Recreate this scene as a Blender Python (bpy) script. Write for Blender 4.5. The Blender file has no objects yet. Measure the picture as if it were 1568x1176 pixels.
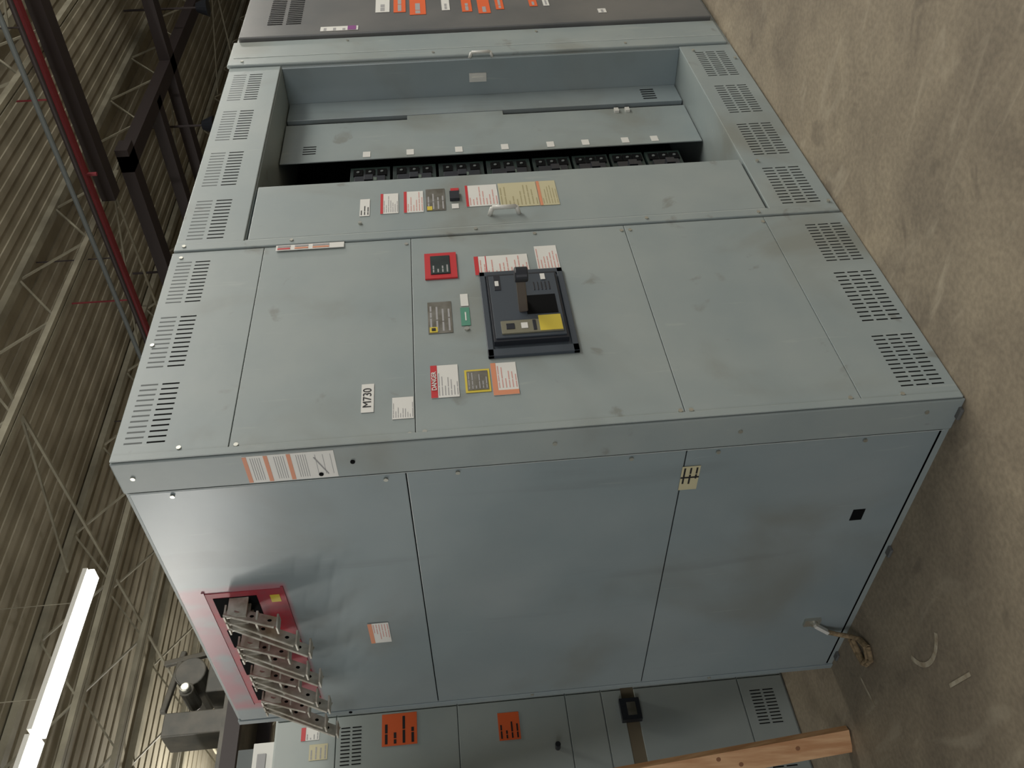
import bpy, math, random
from mathutils import Vector, Matrix
random.seed(7)
S=bpy.context.scene
S.view_settings.view_transform='Standard'
COL=S.collection
# ------------------------------------------------------------------ materials
def srgb(r,g,b):
    def f(c):
        c/=255.
        return c/12.92 if c<=0.04045 else ((c+0.055)/1.055)**2.4
    return (f(r),f(g),f(b),1)
def mat(name,col,rough=.5,metal=0,col2=None,scale=4,bump=0,bscale=60,stretch=None,spec=.5,emit=None,es=0,detail=6,lo=.35,hi=.65):
    m=bpy.data.materials.new(name);m.use_nodes=True;nt=m.node_tree;N=nt.nodes;L=nt.links
    b=N['Principled BSDF'];b.inputs['Base Color'].default_value=col
    b.inputs['Roughness'].default_value=rough;b.inputs['Metallic'].default_value=metal
    b.inputs['Specular IOR Level'].default_value=spec
    if emit: b.inputs['Emission Color'].default_value=emit;b.inputs['Emission Strength'].default_value=es
    geo=N.new('ShaderNodeNewGeometry');mp=N.new('ShaderNodeMapping');L.new(geo.outputs['Position'],mp.inputs['Vector'])
    if stretch: mp.inputs['Scale'].default_value=stretch
    if col2:
        n=N.new('ShaderNodeTexNoise');n.inputs['Scale'].default_value=scale;n.inputs['Detail'].default_value=detail
        L.new(mp.outputs[0],n.inputs['Vector'])
        r=N.new('ShaderNodeValToRGB');r.color_ramp.elements[0].position=lo;r.color_ramp.elements[1].position=hi
        r.color_ramp.elements[0].color=col;r.color_ramp.elements[1].color=col2
        L.new(n.outputs['Fac'],r.inputs[0]);L.new(r.outputs[0],b.inputs['Base Color'])
    if bump:
        n2=N.new('ShaderNodeTexNoise');n2.inputs['Scale'].default_value=bscale;L.new(mp.outputs[0],n2.inputs['Vector'])
        bp=N.new('ShaderNodeBump');bp.inputs['Strength'].default_value=bump;bp.inputs['Distance'].default_value=.005
        L.new(n2.outputs['Fac'],bp.inputs['Height']);L.new(bp.outputs[0],b.inputs['Normal'])
    return m
def overlay(m,col,scale,lo,hi,amt,stretch=(1,1,1),detail=8,dist=.5):
    """layer a second, noise-masked colour (dust, stains, scratches) over a material's base colour"""
    nt=m.node_tree;N=nt.nodes;L=nt.links;b=N['Principled BSDF'];src=b.inputs['Base Color'].links[0].from_socket
    geo=N.new('ShaderNodeNewGeometry');mp=N.new('ShaderNodeMapping');mp.inputs['Scale'].default_value=stretch;L.new(geo.outputs['Position'],mp.inputs['Vector'])
    n=N.new('ShaderNodeTexNoise');n.inputs['Scale'].default_value=scale;n.inputs['Detail'].default_value=detail;n.inputs['Distortion'].default_value=dist
    L.new(mp.outputs[0],n.inputs['Vector'])
    r=N.new('ShaderNodeMapRange');r.interpolation_type='SMOOTHSTEP';r.inputs[1].default_value=lo;r.inputs[2].default_value=hi;r.inputs[4].default_value=amt
    L.new(n.outputs['Fac'],r.inputs[0])
    mx=N.new('ShaderNodeMix');mx.data_type='RGBA';L.new(r.outputs[0],mx.inputs[0]);L.new(src,mx.inputs[6]);mx.inputs[7].default_value=col
    L.new(mx.outputs[2],b.inputs['Base Color']);return mx
PAINT=mat('gray_enamel',srgb(138,149,149),.42,0,srgb(148,157,155),3,.06,25)
overlay(PAINT,srgb(120,120,108),2.1,.5,.75,.6)
overlay(PAINT,srgb(172,177,171),30,.64,.74,.25,(1,1,.15))
overlay(PAINT,srgb(108,107,96),9,.64,.74,.5)
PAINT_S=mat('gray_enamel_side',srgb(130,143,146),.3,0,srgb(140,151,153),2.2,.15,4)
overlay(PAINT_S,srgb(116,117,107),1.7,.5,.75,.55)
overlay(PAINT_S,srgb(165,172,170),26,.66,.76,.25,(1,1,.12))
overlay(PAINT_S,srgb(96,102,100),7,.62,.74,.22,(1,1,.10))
# overspray of red paint around the bus outlet
def red_overspray(m):
    nt=m.node_tree;N=nt.nodes;L=nt.links;b=N['Principled BSDF'];src=b.inputs['Base Color'].links[0].from_socket
    geo=N.new('ShaderNodeNewGeometry');sp=N.new('ShaderNodeSeparateXYZ');L.new(geo.outputs['Position'],sp.inputs[0])
    def mr(s,a,c):
        r=N.new('ShaderNodeMapRange');r.interpolation_type='SMOOTHSTEP';r.inputs[1].default_value=a;r.inputs[2].default_value=c;L.new(s,r.inputs[0]);return r.outputs[0]
    def mul(a,c):
        k=N.new('ShaderNodeMath');k.operation='MULTIPLY';L.new(a,k.inputs[0])
        if isinstance(c,float): k.inputs[1].default_value=c
        else: L.new(c,k.inputs[1])
        return k.outputs[0]
    n=N.new('ShaderNodeTexNoise');n.inputs['Scale'].default_value=7;L.new(geo.outputs['Position'],n.inputs['Vector'])
    f=mul(mul(mr(sp.outputs[1],.585,.62),mr(sp.outputs[1],1.42,1.38)),mul(mr(sp.outputs[2],1.975,1.995),mr(n.outputs['Fac'],.25,.6)))
    k=mul(f,.6)
    lt=N.new('ShaderNodeMath');lt.operation='LESS_THAN';lt.inputs[1].default_value=.05;L.new(sp.outputs[0],lt.inputs[0]);k=mul(k,lt.outputs[0])
    mx=N.new('ShaderNodeMix');mx.data_type='RGBA';L.new(k,mx.inputs[0]);L.new(src,mx.inputs[6]);mx.inputs[7].default_value=srgb(182,90,102)
    L.new(mx.outputs[2],b.inputs['Base Color'])
red_overspray(PAINT_S)
PAINT_D=mat('gray_enamel_dark',srgb(92,94,94),.4,0,srgb(106,106,104),3,.05,20)
PAINT_R=mat('gray_enamel_rear',srgb(150,160,158),.45,0,srgb(160,168,164),3)
SEAM=mat('seam_shadow',srgb(84,90,90),.8)
SEAML=mat('pale_edge',srgb(172,180,178),.4)  # paler strip along panel edges and seams
BLACK=mat('black_void',srgb(14,15,16),.9,spec=.1)
SLOT_L=mat('slot_gray',srgb(92,98,98),.7)
FRAME=mat('breaker_frame',srgb(62,70,78),.45)
BKPL=mat('black_plastic',srgb(38,41,47),.35)
DGRN=mat('breaker_green_black',srgb(42,58,53),.4,0,srgb(30,38,38),20)
WHITE=mat('label_white',srgb(216,216,210),.5)
INK=mat('label_ink',srgb(156,156,156),.7)
INKB=mat('label_ink_black',srgb(25,25,28),.7)
INKR=mat('label_ink_red',srgb(200,150,142),.7)
RED=mat('label_red',srgb(190,48,52),.45)
ORANGE=mat('label_orange',srgb(218,98,50),.5)
ORPALE=mat('label_orange_pale',srgb(208,138,104),.5)
YEL=mat('label_yellow',srgb(208,188,68),.5)
GRN=mat('label_green',srgb(80,140,118),.5)
TAN=mat('label_tan',srgb(190,184,150),.55)
INKT=mat('label_ink_tan',srgb(160,152,116),.7)
SILV=mat('nameplate_silver',srgb(150,148,138),.35,.7,srgb(120,116,104),18)
TIN=mat('tinned_copper',srgb(206,204,194),.42,.3,srgb(160,154,140),25,.1,60)
BOLT=mat('bolt_zinc',srgb(190,190,180),.35,.8)
REDIN=mat('red_insulator',srgb(168,50,62),.45,0,srgb(140,76,84),14)
ROPE=mat('rope_hemp',srgb(150,130,100),.9,0,srgb(110,95,70),80)
WOOD=mat('pine',srgb(214,172,128),.6,0,srgb(186,136,92),3,.1,40,stretch=(14,14,1.2))
KNOT=mat('pine_knot',srgb(135,90,56),.6)
HANDLE=mat('handle_nylon',srgb(205,205,198),.35)
DECK=mat('roof_deck',srgb(158,152,134),.8,0,srgb(136,130,112),1.5)
STEEL=mat('joist_steel',srgb(152,148,130),.6,0,srgb(128,124,108),3)
DSTEEL=mat('dark_steel',srgb(46,38,38),.6)
REDPIPE=mat('red_pipe',srgb(126,42,50),.5)
CARD=mat('cardboard',srgb(170,140,100),.8,0,srgb(150,122,86),8)
WALLM=mat('wall_block',srgb(140,134,118),.85,0,srgb(122,116,102),2)
GLOW=mat('fluorescent_tube',srgb(255,250,235),.4,emit=(1,.97,.88,1),es=11)
MACH=mat('machine_dark',srgb(64,64,58),.5,0,srgb(90,86,76),6)
FLOOR=bpy.data.materials.new('concrete_floor');FLOOR.use_nodes=True
def mkfloor(m):
    nt=m.node_tree;N=nt.nodes;L=nt.links;b=N['Principled BSDF']
    geo=N.new('ShaderNodeNewGeometry')
    n=N.new('ShaderNodeTexNoise');n.inputs['Scale'].default_value=2.2;n.inputs['Detail'].default_value=8;n.inputs['Roughness'].default_value=.6;n.inputs['Distortion'].default_value=.9
    L.new(geo.outputs['Position'],n.inputs['Vector'])
    r=N.new('ShaderNodeValToRGB');e=r.color_ramp.elements;e[0].position=.3;e[0].color=srgb(122,112,97);e[1].position=.72;e[1].color=srgb(160,148,127)
    L.new(n.outputs['Fac'],r.inputs[0])
    n2=N.new('ShaderNodeTexNoise');n2.inputs['Scale'].default_value=60;n2.inputs['Detail'].default_value=4;L.new(geo.outputs['Position'],n2.inputs['Vector'])
    r2=N.new('ShaderNodeValToRGB');r2.color_ramp.elements[0].position=.35;r2.color_ramp.elements[0].color=(.82,.82,.82,1);r2.color_ramp.elements[1].position=.65
    r2.color_ramp.elements[1].color=(1.05,1.05,1.05,1)
    L.new(n2.outputs['Fac'],r2.inputs[0])
    mx=N.new('ShaderNodeMix');mx.data_type='RGBA';mx.blend_type='MULTIPLY';mx.inputs[0].default_value=1
    L.new(r.outputs[0],mx.inputs[6]);L.new(r2.outputs[0],mx.inputs[7])
    L.new(mx.outputs[2],b.inputs['Base Color']);b.inputs['Roughness'].default_value=.6
    bp=N.new('ShaderNodeBump');bp.inputs['Strength'].default_value=.12;bp.inputs['Distance'].default_value=.01;L.new(n2.outputs['Fac'],bp.inputs['Height']);L.new(bp.outputs[0],b.inputs['Normal'])
mkfloor(FLOOR)
overlay(FLOOR,srgb(176,166,146),3.2,.58,.74,.5,(1.6,.5,1),10,2.0)
overlay(FLOOR,srgb(98,89,77),5,.60,.72,.5,(1,1,1),6,1)
CHALK=mat('chalk_scuff',srgb(186,178,158),.9,0,srgb(150,138,116),30)
# ------------------------------------------------------------------ mesh builder
class MB:
    def __init__(s): s.v=[];s.f=[];s.m=[];s.ms=[]
    def mi(s,m):
        if m not in s.ms: s.ms.append(m)
        return s.ms.index(m)
    def hexa(s,c,m):
        i=len(s.v);s.v+= [tuple(x) for x in c]
        for q in ((0,3,2,1),(4,5,6,7),(0,1,5,4),(1,2,6,5),(2,3,7,6),(3,0,4,7)):
            s.f.append(tuple(i+k for k in q));s.m.append(s.mi(m))
    def box(s,a,b,m):
        x0,y0,z0=[min(a[k],b[k]) for k in range(3)];x1,y1,z1=[max(a[k],b[k]) for k in range(3)]
        s.hexa([(x0,y0,z0),(x1,y0,z0),(x1,y1,z0),(x0,y1,z0),(x0,y0,z1),(x1,y0,z1),(x1,y1,z1),(x0,y1,z1)],m)
    def bar(s,p,q,w,h,m,up=(0,0,1)):
        p=Vector(p);q=Vector(q);d=(q-p).normalized();u=Vector(up)
        if abs(d.dot(u))>.98:u=Vector((1,0,0))
        a=d.cross(u).normalized();c=a.cross(d).normalized();a*=w/2;c*=h/2
        s.hexa([p-a-c,p+a-c,q+a-c,q-a-c,p-a+c,p+a+c,q+a+c,q-a+c],m)
    def cyl(s,p,q,r,m,n=14,r2=None):
        p=Vector(p);q=Vector(q);d=(q-p).normalized();u=Vector((0,0,1)) if abs(d.z)<.9 else Vector((1,0,0))
        a=d.cross(u).normalized();c=a.cross(d).normalized();i=len(s.v);r2=r if r2 is None else r2
        for (o,rr) in ((p,r),(q,r2)):
            for k in range(n):
                t=2*math.pi*k/n;s.v.append(tuple(o+a*math.cos(t)*rr+c*math.sin(t)*rr))
        for k in range(n):
            s.f.append((i+k,i+(k+1)%n,i+n+(k+1)%n,i+n+k));s.m.append(s.mi(m))
        s.f.append(tuple(i+k for k in range(n))[::-1]);s.m.append(s.mi(m))
        s.f.append(tuple(i+n+k for k in range(n)));s.m.append(s.mi(m))
    def tube(s,pts,r,m,n=10):
        for a,b in zip(pts,pts[1:]): s.cyl(a,b,r,m,n)
    def pl(s,face,u0,u1,z0,z1,m,off,th=.0012,base=0.):
        if face=='F': s.box((u0,base-off-th,z0),(u1,base-off,z1),m)
        else: s.box((base-off-th,u0,z0),(base-off,u1,z1),m)
    def build(s,name,parent=None,bevel=0,smooth=False):
        me=bpy.data.meshes.new(name);me.from_pydata(s.v,[],s.f)
        for m in s.ms: me.materials.append(m)
        for p,k in zip(me.polygons,s.m): p.material_index=k
        me.update()
        import bmesh
        bm=bmesh.new();bm.from_mesh(me);bmesh.ops.recalc_face_normals(bm,faces=bm.faces);bm.to_mesh(me);bm.free()
        o=bpy.data.objects.new(name,me);COL.objects.link(o)
        if parent: o.parent=parent
        if bevel:
            b=o.modifiers.new('bevel','BEVEL');b.width=bevel;b.segments=2;b.limit_method='ANGLE'
        if smooth:
            for p in me.polygons:p.use_smooth=True
        return o
def empty(name):
    o=bpy.data.objects.new(name,None);COL.objects.link(o);return o
def text(name,body,loc,size,m,parent,face='F',bold=.0):
    c=bpy.data.curves.new(name,'FONT');c.body=body;c.size=size;c.extrude=.0004;c.offset=bold;c.align_x='CENTER';c.align_y='CENTER'
    c.materials.append(m);o=bpy.data.objects.new(name,c);COL.objects.link(o);o.location=loc
    o.rotation_euler=(math.pi/2,0,0) if face=='F' else (math.pi/2,0,-math.pi/2)
    o.parent=parent;return o
def label(mb,face,u0,u1,z0,z1,base,off=.008,hdr=None,hf=.25,side=None,lines=6,ink=None,basep=0.):
    ink=ink or INK
    lines=int(lines*1.5)
    mb.pl(face,u0,u1,z0,z1,base,off,base=basep)
    zt=z1
    w=u1-u0;h=z1-z0
    if hdr: mb.pl(face,u0,u1,z1-h*hf,z1,hdr,off+.0014,.0006,base=basep);zt=z1-h*hf
    if side: mb.pl(face,u0,u0+w*.14,z0,zt,side,off+.0014,.0006,base=basep);u0+=w*.16
    w=u1-u0;hh=zt-z0
    for k in range(lines):
        zc=z0+hh*(k+.5)/lines
        a=u0+w*.06
        for j in range(random.choice((1,2,2,3))):
            e=a+w*random.uniform(.12,.42)
            if e>u0+w*.95: break
            mb.pl(face,a,e,zc-hh*.15/lines,zc+hh*.15/lines,ink,off+.0014,.0003,base=basep);a=e+w*.03
H=2.324
def vents(mb,u0,u1,z0,z1,face='F',off=.0035,n=11,rows=2,light=True,base=0.):
    du=(u1-u0)/n;dz=(z1-z0)/rows
    for r in range(rows):
        for k in range(n):
            a=u0+du*(k+.3);m=SLOT_L if (light and r>0) else BLACK  # upper slots painted gray to suggest a lit interior behind them
            mb.pl(face,a,a+du*.27,z0+dz*r+dz*.1,z0+dz*(r+1)-dz*.1,m,off,.0008,base=base)
# ================================================================== MAIN CABINET
main=empty('switchgear_cabinet')
W=.935;D=1.52
b=MB()
b.box((.004,.006,.0),(W-.001,D,H-.002),PAINT)
b.box((0.004,.1,.02),(.0045,D-.03,H-.03),SEAM)
b.build('cabinet_body',main,.003)
b=MB();b.box((.012,.003,.015),(W-.012,.0062,H-.015),SEAM);b.build('door_reveal',main)
b=MB()
for z0,z1 in ((.004,.2885),(.2905,.7865),(.7885,1.5235),(1.5255,2.0185),(2.0205,H)):
    b.box((.006,-.004,z0),(W-.004,.004,z1),PAINT)
b.build('front_doors',main,.0015)
b=MB()
b.pl('F',.0,.022,.01,H-.003,PAINT,.004,.004)
b.pl('F',.0235,.0255,.29,2.0,SEAML,.0042,.0006)
b.build('front_edge_trim',main,.002)
b=MB()
b.box((-.003,.0,.0),(.006,.122,H),PAINT)
b.build('corner_post',main,.004)
b=MB()
for z0,z1 in ((.03,.7695),(.7725,1.5615),(1.5645,H-.012)):
    b.box((-.001,.128,z0),(.006,D-.03,z1),PAINT_S)
b.box((-.004,D-.028,0),(.006,D,H),PAINT_S)
b.build('side_panels',main,.002)
b=MB()
b.box((-.0018,.1235,.03),(-.0005,.1255,H-.01),SEAM)
b.box((-.0045,.1215,.02),(-.003,.1235,H-.01),SEAML)
b.build('side_seam',main)
b=MB()
for y in (.03,.70,1.40):
    b.box((-.018,y,0),(.004,y+.04,.010),PAINT_D)
b.build('floor_brackets',main,.002)
b=MB()
for u0,u1 in ((.055,.30),(.355,.60),(.655,.885)):
    vents(b,u0,u1,2.185,2.305,n=12)
for u0,u1 in ((.055,.285),(.34,.60),(.65,.875)):
    vents(b,u0,u1,.03,.165,light=False,rows=3,n=13)
b.build('vent_slots',main)
b=MB()
for (u,z) in ((.015,2.29),(.015,2.19),(.035,2.15),(.03,2.0),(.025,1.5),(.02,1.54),(.9,2.29),(.9,1.54),(.915,1.1),(.03,.80),(.03,.77),(.9,.8),(.03,.32),(.03,.17),(.9,.3),(.015,.02),(.46,2.30),(.915,1.9),(.90,.77)):
    b.cyl((u,-.004,z),(u,-.0075,z),.0065,BOLT,10)
for (y,z) in ((.145,2.2),(.10,1.79),(.06,1.7),(.145,1.62),(.14,1.42),(.05,1.15),(.14,.93),(.06,.63),(.14,.68),(.14,.25),(.04,.1),(1.5,1.2),(1.5,.5),(1.5,1.9),(.06,2.28)):
    b.cyl((-.003,y,z),(-.007,y,z),.0065,BOLT if z<1.68 or z>1.9 else BLACK,10)
b.build('panel_screws',main)
b=MB()
X0,X1,Z0,Z1=.295,.70,1.037,1.307
b.box((X0,-.016,Z0),(X1,-.004,Z0+.018),FRAME);b.box((X0,-.016,Z1-.018),(X1,-.004,Z1),FRAME)
b.box((X0,-.016,Z0),(X0+.03,-.004,Z1),FRAME);b.box((X1-.022,-.016,Z0),(X1,-.004,Z1),FRAME)
b.box((X0+.01,-.008,Z0+.01),(X1-.01,-.005,Z1-.01),FRAME)
b.build('breaker_escutcheon',main,.003)
b=MB()
b.box((.345,-.026,1.062),(.668,-.008,1.285),BKPL)
b.box((.355,-.031,1.068),(.655,-.026,1.279),FRAME)
b.box((.368,-.036,1.075),(.425,-.031,1.26),mat('trip_unit_gray',srgb(120,118,100),.45))
b.box((.37,-.0375,1.077),(.44,-.036,1.145),YEL)
b.box((.385,-.038,1.22),(.41,-.036,1.245),BKPL);b.box((.385,-.038,1.18),(.41,-.036,1.2),WHITE)
b.box((.375,-.038,1.155),(.42,-.036,1.165),BKPL)
b.box((.455,-.0325,1.08),(.545,-.031,1.175),BLACK)
b.box((.58,-.033,1.245),(.655,-.031,1.265),BKPL)
b.box((.60,-.034,1.25),(.625,-.033,1.262),WHITE);b.box((.62,-.034,1.10),(.65,-.033,1.115),WHITE)
for k in range(5): b.box((.57,-.033,1.09+.012*k),(.61,-.031,1.094+.012*k),BKPL)
b.build('circuit_breaker_face',main,.002)
b=MB()
LEV=mat('lever_brown_gray',srgb(96,88,80),.4)
b.bar((.475,-.03,1.185),(.485,-.16,1.195),.018,.028,LEV)
b.cyl((.485,-.16,1.172),(.485,-.16,1.212),.023,BKPL,20)
b.bar((.50,-.03,1.18),(.49,-.06,1.185),.05,.012,mat('toggle_tan',srgb(150,130,70),.5))
b.build('breaker_lever',main,.004)
b=MB()
b.pl('F',.113,.225,1.638,1.673,WHITE,.005)
label(b,'F',.079,.162,1.528,1.587,WHITE,.005,lines=6)
label(b,'F',.149,.281,1.399,1.478,WHITE,.005,hdr=RED,hf=.24,lines=5)
label(b,'F',.160,.253,1.309,1.381,YEL,.005,lines=0);label(b,'F',.168,.245,1.315,1.375,SILV,.0066,lines=4)
label(b,'F',.142,.274,1.231,1.304,WHITE,.005,hdr=ORPALE,hf=.2,side=ORPALE,lines=4,ink=INKR)
b.pl('F',.691,.828,1.376,1.481,RED,.005,.006);b.pl('F',.71,.81,1.398,1.462,BKPL,.0114)
label(b,'F',.712,.808,1.40,1.46,DGRN,.0127,lines=3)
label(b,'F',.424,.574,1.404,1.478,SILV,.005,lines=3);b.pl('F',.428,.452,1.45,1.474,YEL,.0065);b.pl('F',.434,.446,1.456,1.468,INKB,.008)
b.pl('F',.452,.538,1.349,1.377,GRN,.005);b.pl('F',.475,.515,1.36,1.364,WHITE,.0065,.0004);b.pl('F',.546,.606,1.350,1.374,WHITE,.005)
b.cyl((.435,-.004,1.362),(.435,-.01,1.362),.008,BOLT,12)
label(b,'F',.699,.80,1.14,1.318,WHITE,.005,hdr=RED,hf=.08,lines=9,ink=INKR)
b.pl('F',.70,.80,1.278,1.281,RED,.0066,.0004)
label(b,'F',.706,.838,1.038,1.112,WHITE,.005,lines=5,ink=INKR)
label(b,'F',.900,.930,1.750,1.978,WHITE,.009,lines=0)
for z0,z1,m in ((1.93,1.972,RED),(1.87,1.915,ORPALE),(1.80,1.855,ORPALE)): 
    b.pl('F',.905,.912,z0,z1,m,.0105); b.pl('F',.917,.925,z0,z1,INK,.0105)
b.build('door_labels',main)
text('id_tag_text','M730',(.169,-.0068,1.6555),.034,INKB,main)
text('danger_text','DANGER',(.215,-.0085,1.468),.019,WHITE,main,bold=.0003)
b=MB()
b.pl('S',.008,.115,1.745,1.985,WHITE,.003)
for z0,z1 in ((1.94,1.985),(1.878,1.93),(1.82,1.87)):
    b.pl('S',.01,.113,z1-.011,z1,ORPALE,.0045,.0005)
    for k in range(5): b.pl('S',.016,.105,z0+.006*k,z0+.0015+.006*k,INK,.0045,.0003)
for k in range(3): b.pl('S',.02,.10,1.755+.02*k,1.7562+.02*k,INK,.0045,.0003)
b.bar((-.005,.03,1.80),(-.005,.10,1.77),.001,.003,INK)
label(b,'S',.885,1.010,1.692,1.762,WHITE,.003,hdr=ORPALE,hf=.2,lines=4,ink=INKR)
label(b,'S',.195,.300,.722,.776,TAN,.003,lines=2,ink=INKB);b.box((-.0055,.24,.722),(-.005,.246,.776),INKB)
b.pl('S',.475,.530,.153,.192,BLACK,.001)
b.build('side_labels',main)
b=MB()
b.box((-.004,.63,2.0),(-.001,1.36,2.235),REDIN)
b.box((-.006,.62,1.992),(-.001,1.37,2.0),REDIN);b.box((-.006,.62,2.235),(-.001,1.37,2.243),PAINT_S)
for y in (.655,.845,1.035,1.225):
    b.box((-.0055,y,2.08),(-.004,y+.11,2.215),BLACK)
b.box((-.0055,.66,2.01),(-.0045,.70,2.04),YEL)
b.build('bus_outlet_panel',main)
b=MB()
for gi,y in enumerate((.675,.865,1.055,1.245)):
    for k,(dy,ex,ez) in enumerate(((-.014,.10,.15),(.024,.14,.205),(.062,.15,.24))):
        yy=y+dy
        b.box((-.075,yy-.003,2.105),(.0,yy+.004,2.165),TIN)
        p=Vector((-.045,yy+.008,2.17));q=Vector((-ex,yy+.012+.014*k,2.16-ez))
        d=(q-p).normalized();n=Vector((-.45,.80,-.1)).normalized();a=d.cross(n).normalized()*.025
        nn=a.cross(d).normalized();t=nn*.0034
        b.hexa([p-a-t,q-a-t,q+a-t,p+a-t,p-a+t,q-a+t,q+a+t,p+a+t],TIN)
        b.box((q.x-.026,yy-.004,q.z-.006),(q.x+.024,yy+.034,q.z+.0),TIN)
        b.box((p.x-.028,yy-.002,p.z+.0),(p.x+.018,yy+.026,p.z+.006),TIN)
        for s in (.22,.5,.85):
            c=p.lerp(q,s)
            if s==.22: b.cyl(c-nn*.012,c+nn*.012,.012,BOLT,6)
            else: b.cyl(c-nn*.0040,c+nn*.0040,.007,BLACK,12)
    b.box((-.10,y-.012,2.07),(-.055,y+.085,2.077),TIN)
b.build('bus_bars',main,.001)
b=MB()
b.box((-.012,1.12,.14),(-.001,1.16,.20),BOLT);b.cyl((-.02,1.14,.165),(-.001,1.14,.165),.014,BOLT,12)
b.bar((-.02,1.14,.165),(-.03,1.18,.11),.02,.012,HANDLE)
pts=[(-.03,1.18,.11),(-.035,1.195,.07),(-.05,1.19,.03),(-.08,1.16,.012),(-.13,1.13,.010),(-.17,1.15,.010),(-.16,1.20,.010),(-.11,1.21,.012),(-.06,1.20,.02)]
b.tube(pts,.009,ROPE);b.tube([(p[0]+.012,p[1]+.014,p[2]+.004) for p in pts],.008,ROPE)
b.build('latch_with_rope',main)

# ================================================================== SECTION 2 (open)
s2=empty('open_switchgear_section')
A=.938;B=2.362;YR=.18
b=MB()
b.box((A,.004,0),(B,D,.25),PAINT)
b.box((A,.004,2.09),(B,D,H),PAINT)
b.box((A,.5,.25),(B,D,2.09),PAINT)
b.box((A,.004,.25),(.96,.5,2.09),PAINT)
b.box((B-.012,.004,.25),(B,.5,2.09),PAINT_S)
b.build('section_body',s2,.003)
b=MB()
b.box((A+.004,-.004,2.094),(B-.002,.004,H-.001),PAINT)
b.box((A+.004,-.004,.006),(B-.002,.004,.252),PAINT)
b.box((.985,-.004,.262),(1.325,.02,2.082),PAINT)
b.box((A+.001,-.008,.01),(.978,.004,H-.002),PAINT)
b.build('front_covers',s2,.003)
b=MB()
b.box((.979,-.0055,.26),(.982,-.003,2.09),SEAML)
b.box((1.315,-.001,.262),(1.3255,.035,2.08),PAINT)
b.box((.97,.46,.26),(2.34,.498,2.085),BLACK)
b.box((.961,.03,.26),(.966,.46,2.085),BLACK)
b.build('inner_back',s2)
b=MB()
b.box((1.81,YR,.255),(2.145,YR+.006,2.085),PAINT)
b.box((2.185,YR-.003,.255),(2.349,YR+.02,2.085),PAINT_S)
b.box((2.145,YR+.001,1.10),(2.185,YR+.006,1.54),PAINT)
b.build('dead_front_cover',s2,.002)
b=MB()
b.box((2.10,YR+.03,.26),(2.19,YR+.034,2.08),BLACK)
vents(b,1.87,1.95,1.93,2.0,base=YR,off=.0005,n=4,rows=1,light=False)
vents(b,2.21,2.32,.36,.44,base=YR-.004,off=.0005,n=5,rows=1,light=False)
for z in (.52,.57): b.box((2.10,YR-.012,z),(2.13,YR,z+.02),HANDLE)
zl=(1.717,1.53,1.32,1.12,.92,.766,.59,.46)
for z in zl:
    b.box((1.825,YR-.002,z-.016),(1.87,YR-.0005,z+.016),WHITE)
b.box((2.341,.07,1.16),(2.349,.11,1.24),HANDLE)
b.box((2.335,.085,1.17),(2.341,.095,1.23),HANDLE)
b.build('cover_fittings',s2)
b=MB()
zs=[1.80,1.62,1.425,1.22,1.02,.845,.68,.525,.36]
BL=mat('breaker_rating_label',srgb(90,105,96),.6)
for z1,z0 in zip(zs,zs[1:]):
    z1-=.012
    b.box((1.42,.215,z0),(1.80,.40,z1),DGRN)
    b.box((1.46,.205,z0+.02),(1.715,.215,z1-.02),BKPL)
    zc=(z0+z1)/2
    b.box((1.62,.165,zc-.018),(1.66,.206,zc+.018),BKPL)
    b.box((1.675,.203,zc-.03),(1.70,.2052,zc+.005),BL)
    for q in (.2,.5,.8):
        b.box((1.725,.208,z0+(z1-z0)*q-.02),(1.775,.2152,z0+(z1-z0)*q+.02),BLACK)
        b.cyl((1.75,.209,z0+(z1-z0)*q),(1.75,.204,z0+(z1-z0)*q),.007,SLOT_L,8)
b.build('feeder_breakers',s2,.003)
b=MB()
for k in range(4):
    u=1.00+k*.345
    vents(b,u,u+.26,2.16,2.30,n=12)
    vents(b,u,u+.26,.05,.20,light=False,rows=3,n=13)
for (u,z) in ((.96,2.29),(.96,1.93),(.96,1.3),(.96,.7),(.955,.3),(1.3,.2),(2.3,.2),(2.2,.03),(1.0,.03),(1.04,1.7)):
    b.cyl((u,-.004,z),(u,-.012,z),.0065,BOLT,10)
label(b,'F',1.085,1.195,1.668,1.703,WHITE,.005,lines=2,ink=INKB)
label(b,'F',1.092,1.222,1.566,1.63,WHITE,.005,hdr=RED,hf=.15,lines=5)
label(b,'F',1.090,1.228,1.476,1.546,WHITE,.005,hdr=RED,hf=.15,lines=4,ink=INKR)
label(b,'F',1.093,1.236,1.397,1.466,SILV,.005,lines=3);b.pl('F',1.096,1.12,1.445,1.463,YEL,.0065)
b.pl('F',1.15,1.20,1.345,1.38,BKPL,.005,.012);b.pl('F',1.21,1.235,1.345,1.375,RED,.005);b.pl('F',1.10,1.13,1.35,1.375,WHITE,.005)
label(b,'F',1.105,1.245,1.205,1.322,WHITE,.005,hdr=RED,hf=.08,lines=6,ink=INKR)
label(b,'F',1.088,1.248,1.060,1.20,TAN,.005,lines=7,ink=INKT)
label(b,'F',1.086,1.248,.988,1.058,TAN,.005,hdr=ORPALE,hf=.15,lines=4,ink=INKT)
b.build('labels_and_vents',s2)
b=MB()
b.tube([(1.045,-.004,1.245),(1.045,-.035,1.235),(1.045,-.035,1.15),(1.045,-.004,1.14)],.008,HANDLE)
b.tube([(2.345,-.004,1.235),(2.345,-.03,1.225),(2.345,-.03,1.14),(2.345,-.004,1.13)],.007,HANDLE)
b.build('pull_handles',s2,.0,True)
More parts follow.
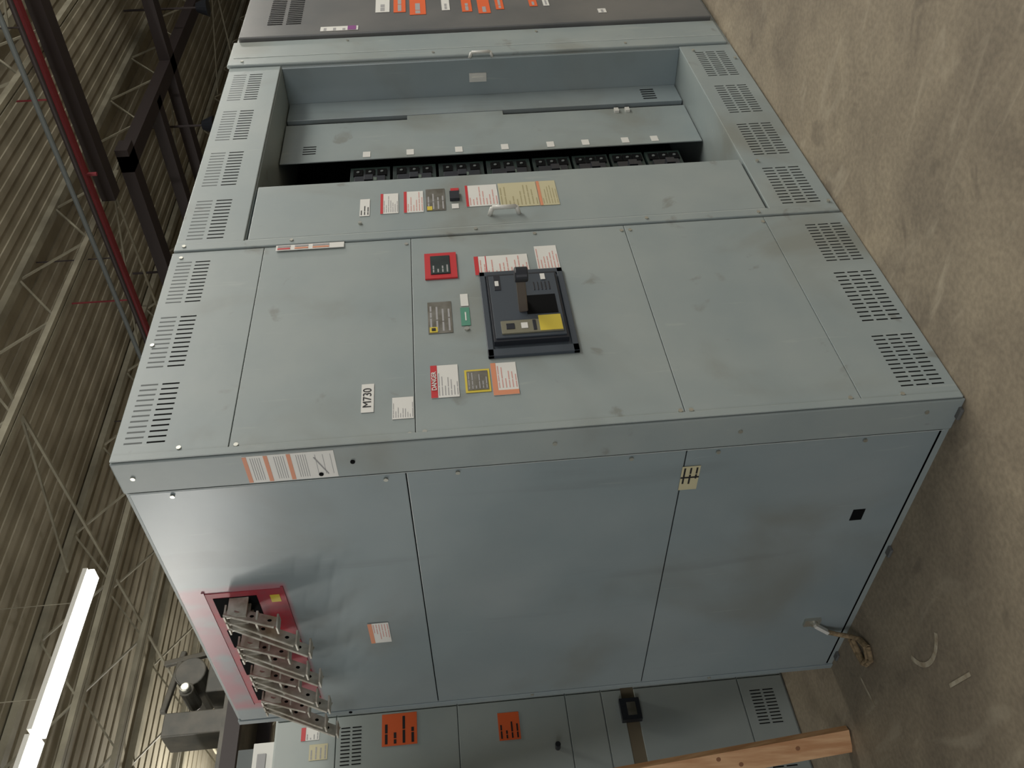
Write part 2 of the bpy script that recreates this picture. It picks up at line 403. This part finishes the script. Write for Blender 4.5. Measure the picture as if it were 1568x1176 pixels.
# ================================================================== SECTION 3
s3=empty('switchgear_end_section')
b=MB()
b.box((B+.003,.002,0),(3.62,D,H+.005),PAINT)
b.build('section_body',s3,.004)
b=MB()
b.box((B+.004,-.014,.02),(2.62,.004,H+.012),PAINT)
b.box((2.632,-.03,.03),(3.6,.004,H-.01),PAINT_D)
b.build('front_covers',s3,.006)
b=MB()
b.box((2.622,-.006,.03),(2.63,.002,H-.01),SEAM)
b.box((2.44,-.0155,.03),(2.444,-.013,H-.01),SEAML)
label(b,'F',2.66,2.71,1.75,1.93,WHITE,.031,lines=3)
b.pl('F',2.662,2.708,1.76,1.80,mat('label_purple',srgb(130,70,130),.5),.0326)
for z0,z1,u,m in ((1.60,1.67,2.86,WHITE),(1.52,1.58,2.85,ORANGE),(1.42,1.50,2.81,ORANGE),(1.30,1.34,2.85,WHITE),(1.19,1.24,2.82,ORANGE),(1.10,1.16,2.79,ORANGE),(1.03,1.07,2.83,ORANGE),(.86,.90,2.85,ORANGE),(.80,.83,2.85,WHITE)):
    label(b,'F',u,u+.22,z0,z1,m,.031,lines=1)
label(b,'F',2.73,2.78,.53,.57,WHITE,.031,lines=1)
vents(b,2.76,3.1,2.02,2.2,off=.031,n=14,light=False)
for (u,z) in ((2.40,2.27),(2.40,1.4),(2.40,.5),(2.58,1.8),(2.58,.9)): b.cyl((u,-.014,z),(u,-.018,z),.0065,BOLT,10)
b.build('labels_and_vents',s3)
# ================================================================== REAR ROW
rr=empty('rear_switchgear_row')
YB=2.08
b=MB()
b.box((-2.6,YB,0),(2.4,YB+1.2,2.32),PAINT_R);b.build('row_body',rr,.004)
b=MB()
for xa,xb in ((-2.59,-1.66),(-1.65,-.72),(-.715,.255),(.262,1.2),(1.21,2.39)):
    for z0,z1 in ((.01,.215),(.22,.70),(.76,.85),(.855,1.015),(1.019,1.505),(1.509,2.045),(2.049,2.31)):
        b.box((xa,YB-.012,z0),(xb,YB,z1),PAINT_R)
b.build('row_doors',rr,.002)
b=MB()
b.box((-2.59,YB-.003,.70),(2.39,YB-.001,.76),mat('brown_strip',srgb(118,108,88),.7))
bs=YB-.012
for xo in (0,-.95,-1.9):
    vents(b,.03+xo,.21+xo,1.93,2.03,base=bs,off=.0005,light=False);vents(b,.03+xo,.20+xo,.06,.18,base=bs,off=.0005,light=False)
    vents(b,-.25+xo,-.06+xo,.06,.18,base=bs,off=.0005,light=False)
    vents(b,-.25+xo,-.06+xo,2.12,2.25,base=bs,off=.0005,light=False)
    b.box((.10+xo,bs-.03,.69),(.20+xo,bs,.78),BKPL);b.box((.12+xo,bs-.032,.71),(.18+xo,bs-.03,.75),SILV)
    label(b,'F',.10+xo,.245+xo,1.69,1.845,ORANGE,.001,lines=3,ink=INKB,basep=bs)
    label(b,'F',.075+xo,.20+xo,1.235,1.33,ORANGE,.001,lines=3,ink=INKB,basep=bs)
    label(b,'F',.07+xo,.14+xo,2.08,2.16,TAN,.001,lines=3,basep=bs)
    label(b,'F',.16+xo,.22+xo,2.12,2.20,WHITE,.001,hdr=RED,lines=3,basep=bs)
    b.cyl((.02+xo,bs,1.08),(.02+xo,bs-.04,1.08),.012,BKPL)
b.build('row_fittings',rr)
bx=empty('ballast_box')
b=MB();b.box((-.05,YB+.05,2.322),(.20,YB+.45,2.42),HANDLE);b.box((.05,YB+.1,2.42),(.20,YB+.4,2.50),SLOT_L);b.box((-.3,YB+.1,2.322),(-.07,YB+.5,2.52),HANDLE)
b.box((-.03,YB+.045,2.36),(.15,YB+.05,2.40),INK)
b.build('stacked_boxes',bx,.004)
# ================================================================== WOOD
b=MB()
def wpt(z):return Vector((-.255,1.60,0)).lerp(Vector((-.275,2.045,2.5)),z/2.5)
p=wpt(.0);q=wpt(2.5)
d=(q-p).normalized();n=Vector((-.75,-.65,0)).normalized();a=d.cross(n).normalized()*.0445;t=a.cross(d).normalized()*.019
b.hexa([p-a-t,p+a-t,p+a+t,p-a+t,q-a-t,q+a-t,q+a+t,q-a+t],WOOD)
for (z,s) in ((.42,-.3),(.50,.5),(.78,.0),(.2,.2),(1.3,-.4)):
    for sg in (1,-1):
        c=wpt(z)+a*s+t*1.0*sg
        b.cyl(c,c+t.normalized()*.0012*sg,.009,KNOT,12)
b.build('lumber_board',None,.002)
# ================================================================== ROOM
b=MB();b.box((-14,-14,-.2),(32,26,0),FLOOR);b.build('floor')
b=MB();b.box((-14,26,0),(32,26.2,7),WALLM);b.build('wall_back')
b=MB();b.box((32,-14,0),(32.2,26.2,7),WALLM);b.build('wall_right')
b=MB()
b.box((-14,-14,6.75),(32,26,6.85),DECK)
y=-13.8
while y<25.8:
    b.box((-14,y,6.73),(32,y+.10,6.75),DECK);y+=.25
b.build('ceiling')
for y in (-6.2,-4.0,-1.8,.45,2.63,4.83,7.9,9.3,11.5,13.7,16,18.3,20.6,23):
    b=MB()
    b.box((-14,y-.07,5.98),(32,y-.012,6.05),STEEL);b.box((-14,y+.012,5.98),(32,y+.07,6.05),STEEL)
    b.box((-14,y-.06,6.64),(32,y+.06,6.728),STEEL)
    x=-6.
    while x<28:
        b.bar((x,y,6.02),(x+.8,y,6.67),.024,.024,STEEL);b.bar((x+.8,y,6.67),(x+1.6,y,6.02),.024,.024,STEEL);x+=1.6
    b.build('roof_joist' )
b=MB()
for x in (1.2,5.4,9.8,14.0,19):
    b.bar((x,-10,6.06),(x,25,6.06),.03,.03,STEEL)
    for y0,y1 in ((.45,2.63),(4.83,7.9)):
        b.bar((x,y0,6.04),(x,y1,6.6),.025,.025,STEEL)
b.build('roof_bridging')
b=MB()
b.cyl((8.55,-8,5.85),(8.75,25,5.85),.05,REDPIPE,12)
for y in range(-6,24,3): b.cyl((8.6,y,5.85),(8.6,y,6.70),.012,REDPIPE,8);b.cyl((8.6,y+1,5.7),(8.6,y+1,5.85),.025,REDPIPE,8)
b.build('sprinkler_pipe')
b=MB();b.cyl((8.2,-8,5.75),(8.3,25,5.75),.03,DSTEEL,10);b.cyl((7.95,-8,5.8),(8.05,25,5.8),.03,SLOT_L,10)
for y in range(-7,24,3): b.cyl((8.2,y,5.75),(8.2,y,6.70),.01,DSTEEL,6)
b.build('conduit_run')
b=MB()
b.box((10.1,4.5,5.8),(10.4,9.5,5.98),DSTEEL);b.box((9.1,-2,5.8),(9.35,4.7,5.98),DSTEEL)
b.box((10.1,4.6,5.8),(19,4.85,5.98),DSTEEL);b.box((13.3,.5,5.8),(13.6,9,5.98),DSTEEL);b.box((12.0,4.7,5.8),(12.25,9,5.98),DSTEEL)
b.build('crane_rail_frame')
b=MB()
for x,y in ((12.9,5.6),(14.5,4.2),(10.9,7.2)):
    b.cyl((x,y,5.4),(x,y,6.70),.02,DSTEEL,8);b.cyl((x,y,5.25),(x,y,5.45),.16,BKPL,16,.08)
b.build('highbay_lamp')
fx=empty('fluorescent_light_row')
d=Vector((-2.04,-.16,0)).normalized();p0=Vector((4.40,6.60,5.6))
bg=MB();bh=MB()
for k in range(7):
    a=p0+d*(k*1.96);e=a+d*1.91
    bg.bar(a,e,.16,.06,GLOW);bh.bar(a+Vector((0,0,.06)),e+Vector((0,0,.06)),.22,.05,WHITE)
    for q in (.2,.8):
        c=a.lerp(e,q);bh.cyl(c+Vector((0,0,.08)),c+Vector((0,0,1.10)),.005,STEEL,6)
bg.build('tubes',fx);bh.build('housings',fx)
rk=empty('pallet_rack')
b=MB()
for x in (-1.0,2.65):
    for y in (5.0,6.0): b.box((x,y,0),(x+.09,y+.09,3.44),DSTEEL)
    for z in range(0,5): b.bar((x+.04,5.04,.3+z*.55),(x+.04,6.04,.55+z*.55),.03,.03,DSTEEL)
for z in (1.6,3.3):
    for y in (5.0,6.0): b.box((-1,y,z),(2.75,y+.06,z+.12),ORANGE if z<2 else DSTEEL)
    b.box((-1,5,z+.12),(2.75,6.1,z+.15),MACH)
b.build('rack_frame',rk)
b=MB()
dx=.35
b.box((1.7+dx,5.1,3.45),(2.2+dx,5.7,3.65),MACH);b.cyl((1.9+dx,5.1,3.80),(1.9+dx,5.6,3.80),.13,MACH,20);b.box((1.35+dx,5.1,3.45),(1.55+dx,5.4,3.95),MACH)
b.cyl((1.7+dx,5.02,3.78),(1.7+dx,4.97,3.78),.04,BOLT,14);b.cyl((1.7+dx,5.3,3.78),(1.7+dx,5.02,3.78),.06,MACH,14);b.box((2.22+dx,5.1,3.45),(2.32+dx,5.3,3.70),CARD);b.box((.5,5.1,3.45),(1.4,5.7,3.75),MACH)
b.box((.5,5.1,1.75),(1.4,5.9,2.5),MACH);b.bar((1.6+dx,5.2,4.0),(2.2+dx,5.3,3.95),.05,.05,MACH);b.bar((2.15+dx,5.2,3.45),(2.1+dx,5.3,4.1),.05,.05,MACH)
b.build('stored_machinery',rk,.01)
b=MB()
def ribbon(pts,w):
    for k in range(len(pts)-1):
        p=Vector((*pts[k],.0015));q=Vector((*pts[k+1],.0015));b.bar(p,q,w,.001,CHALK)
def arc(cx,cy,r,a0,a1,w,n=14):
    ribbon([(cx+r*math.cos(a0+(a1-a0)*k/n),cy+r*math.sin(a0+(a1-a0)*k/n)) for k in range(n+1)],w)
arc(-.25,.78,.12,2.0,4.0,.016);arc(1.9,-.55,.12,1,3.6,.007);ribbon([(-.5,.62),(-.47,.75)],.012);ribbon([(-.28,1.28),(-.16,1.3)],.01)
b.build('floor_scuff_marks')
# ------------------------------------------------------------------ lights
def area(name,loc,target,sx,sy,e,col=(1,.97,.9)):
    l=bpy.data.lights.new(name,'AREA');l.shape='RECTANGLE';l.size=sx;l.size_y=sy;l.energy=e;l.color=col
    o=bpy.data.objects.new(name,l);COL.objects.link(o);o.location=loc
    o.rotation_euler=(Vector(target)-Vector(loc)).to_track_quat('-Z','Y').to_euler();return o
def point(name,loc,e,r=.3,col=(1,.96,.88)):
    l=bpy.data.lights.new(name,'POINT');l.energy=e;l.shadow_soft_size=r;l.color=col
    o=bpy.data.objects.new(name,l);COL.objects.link(o);o.location=loc;return o
area('ceiling_lamp_front',(4.5,-5,5.5),(1.8,-.5,.8),8,1.2,390,(1,.965,.9))
area('fill_light_left',(-7,-3.5,2.9),(0,.6,1.4),3,2,150,(.98,.98,1))  # added unseen fill for the left-facing sides, no actual fixture there
area('ceiling_lamp_far_left',(-6.6,8.2,5.4),(0,.3,2.2),3.5,.35,120,(1,.97,.92))
point('roof_fill_a',(2,1.5,5.2),170);point('roof_fill_b',(12,-2,5.0),500);point('roof_fill_c',(-4,7,5.2),200)  # added out-of-view fill points that brighten the roof
point('roof_fill_d',(5,-1,5.0),130);point('roof_fill_e',(4,14,5.0),600)  # more added roof fill, kept outside the frame
wd=bpy.data.worlds.new('world');S.world=wd;wd.use_nodes=True
wd.node_tree.nodes['Background'].inputs[0].default_value=(.97,.97,1,1);wd.node_tree.nodes['Background'].inputs[1].default_value=.38
# ------------------------------------------------------------------ camera
r=Vector((-0.09685,0.00758,-0.99527));dn=Vector((-0.69332,0.71693,0.07293));fw=Vector((0.71409,0.6971,-0.06418))
fw.normalize();r=(r-fw*r.dot(fw)).normalized();dn=fw.cross(r)
M=Matrix((( r.x,-dn.x,-fw.x,-1.5884),(r.y,-dn.y,-fw.y,-1.7349),(r.z,-dn.z,-fw.z,1.4083),(0,0,0,1)))
cam=bpy.data.cameras.new('camera');cam.sensor_width=36;cam.lens=1340.79/1568*36;cam.clip_end=200
o=bpy.data.objects.new('camera',cam);COL.objects.link(o);o.matrix_world=M;S.camera=o
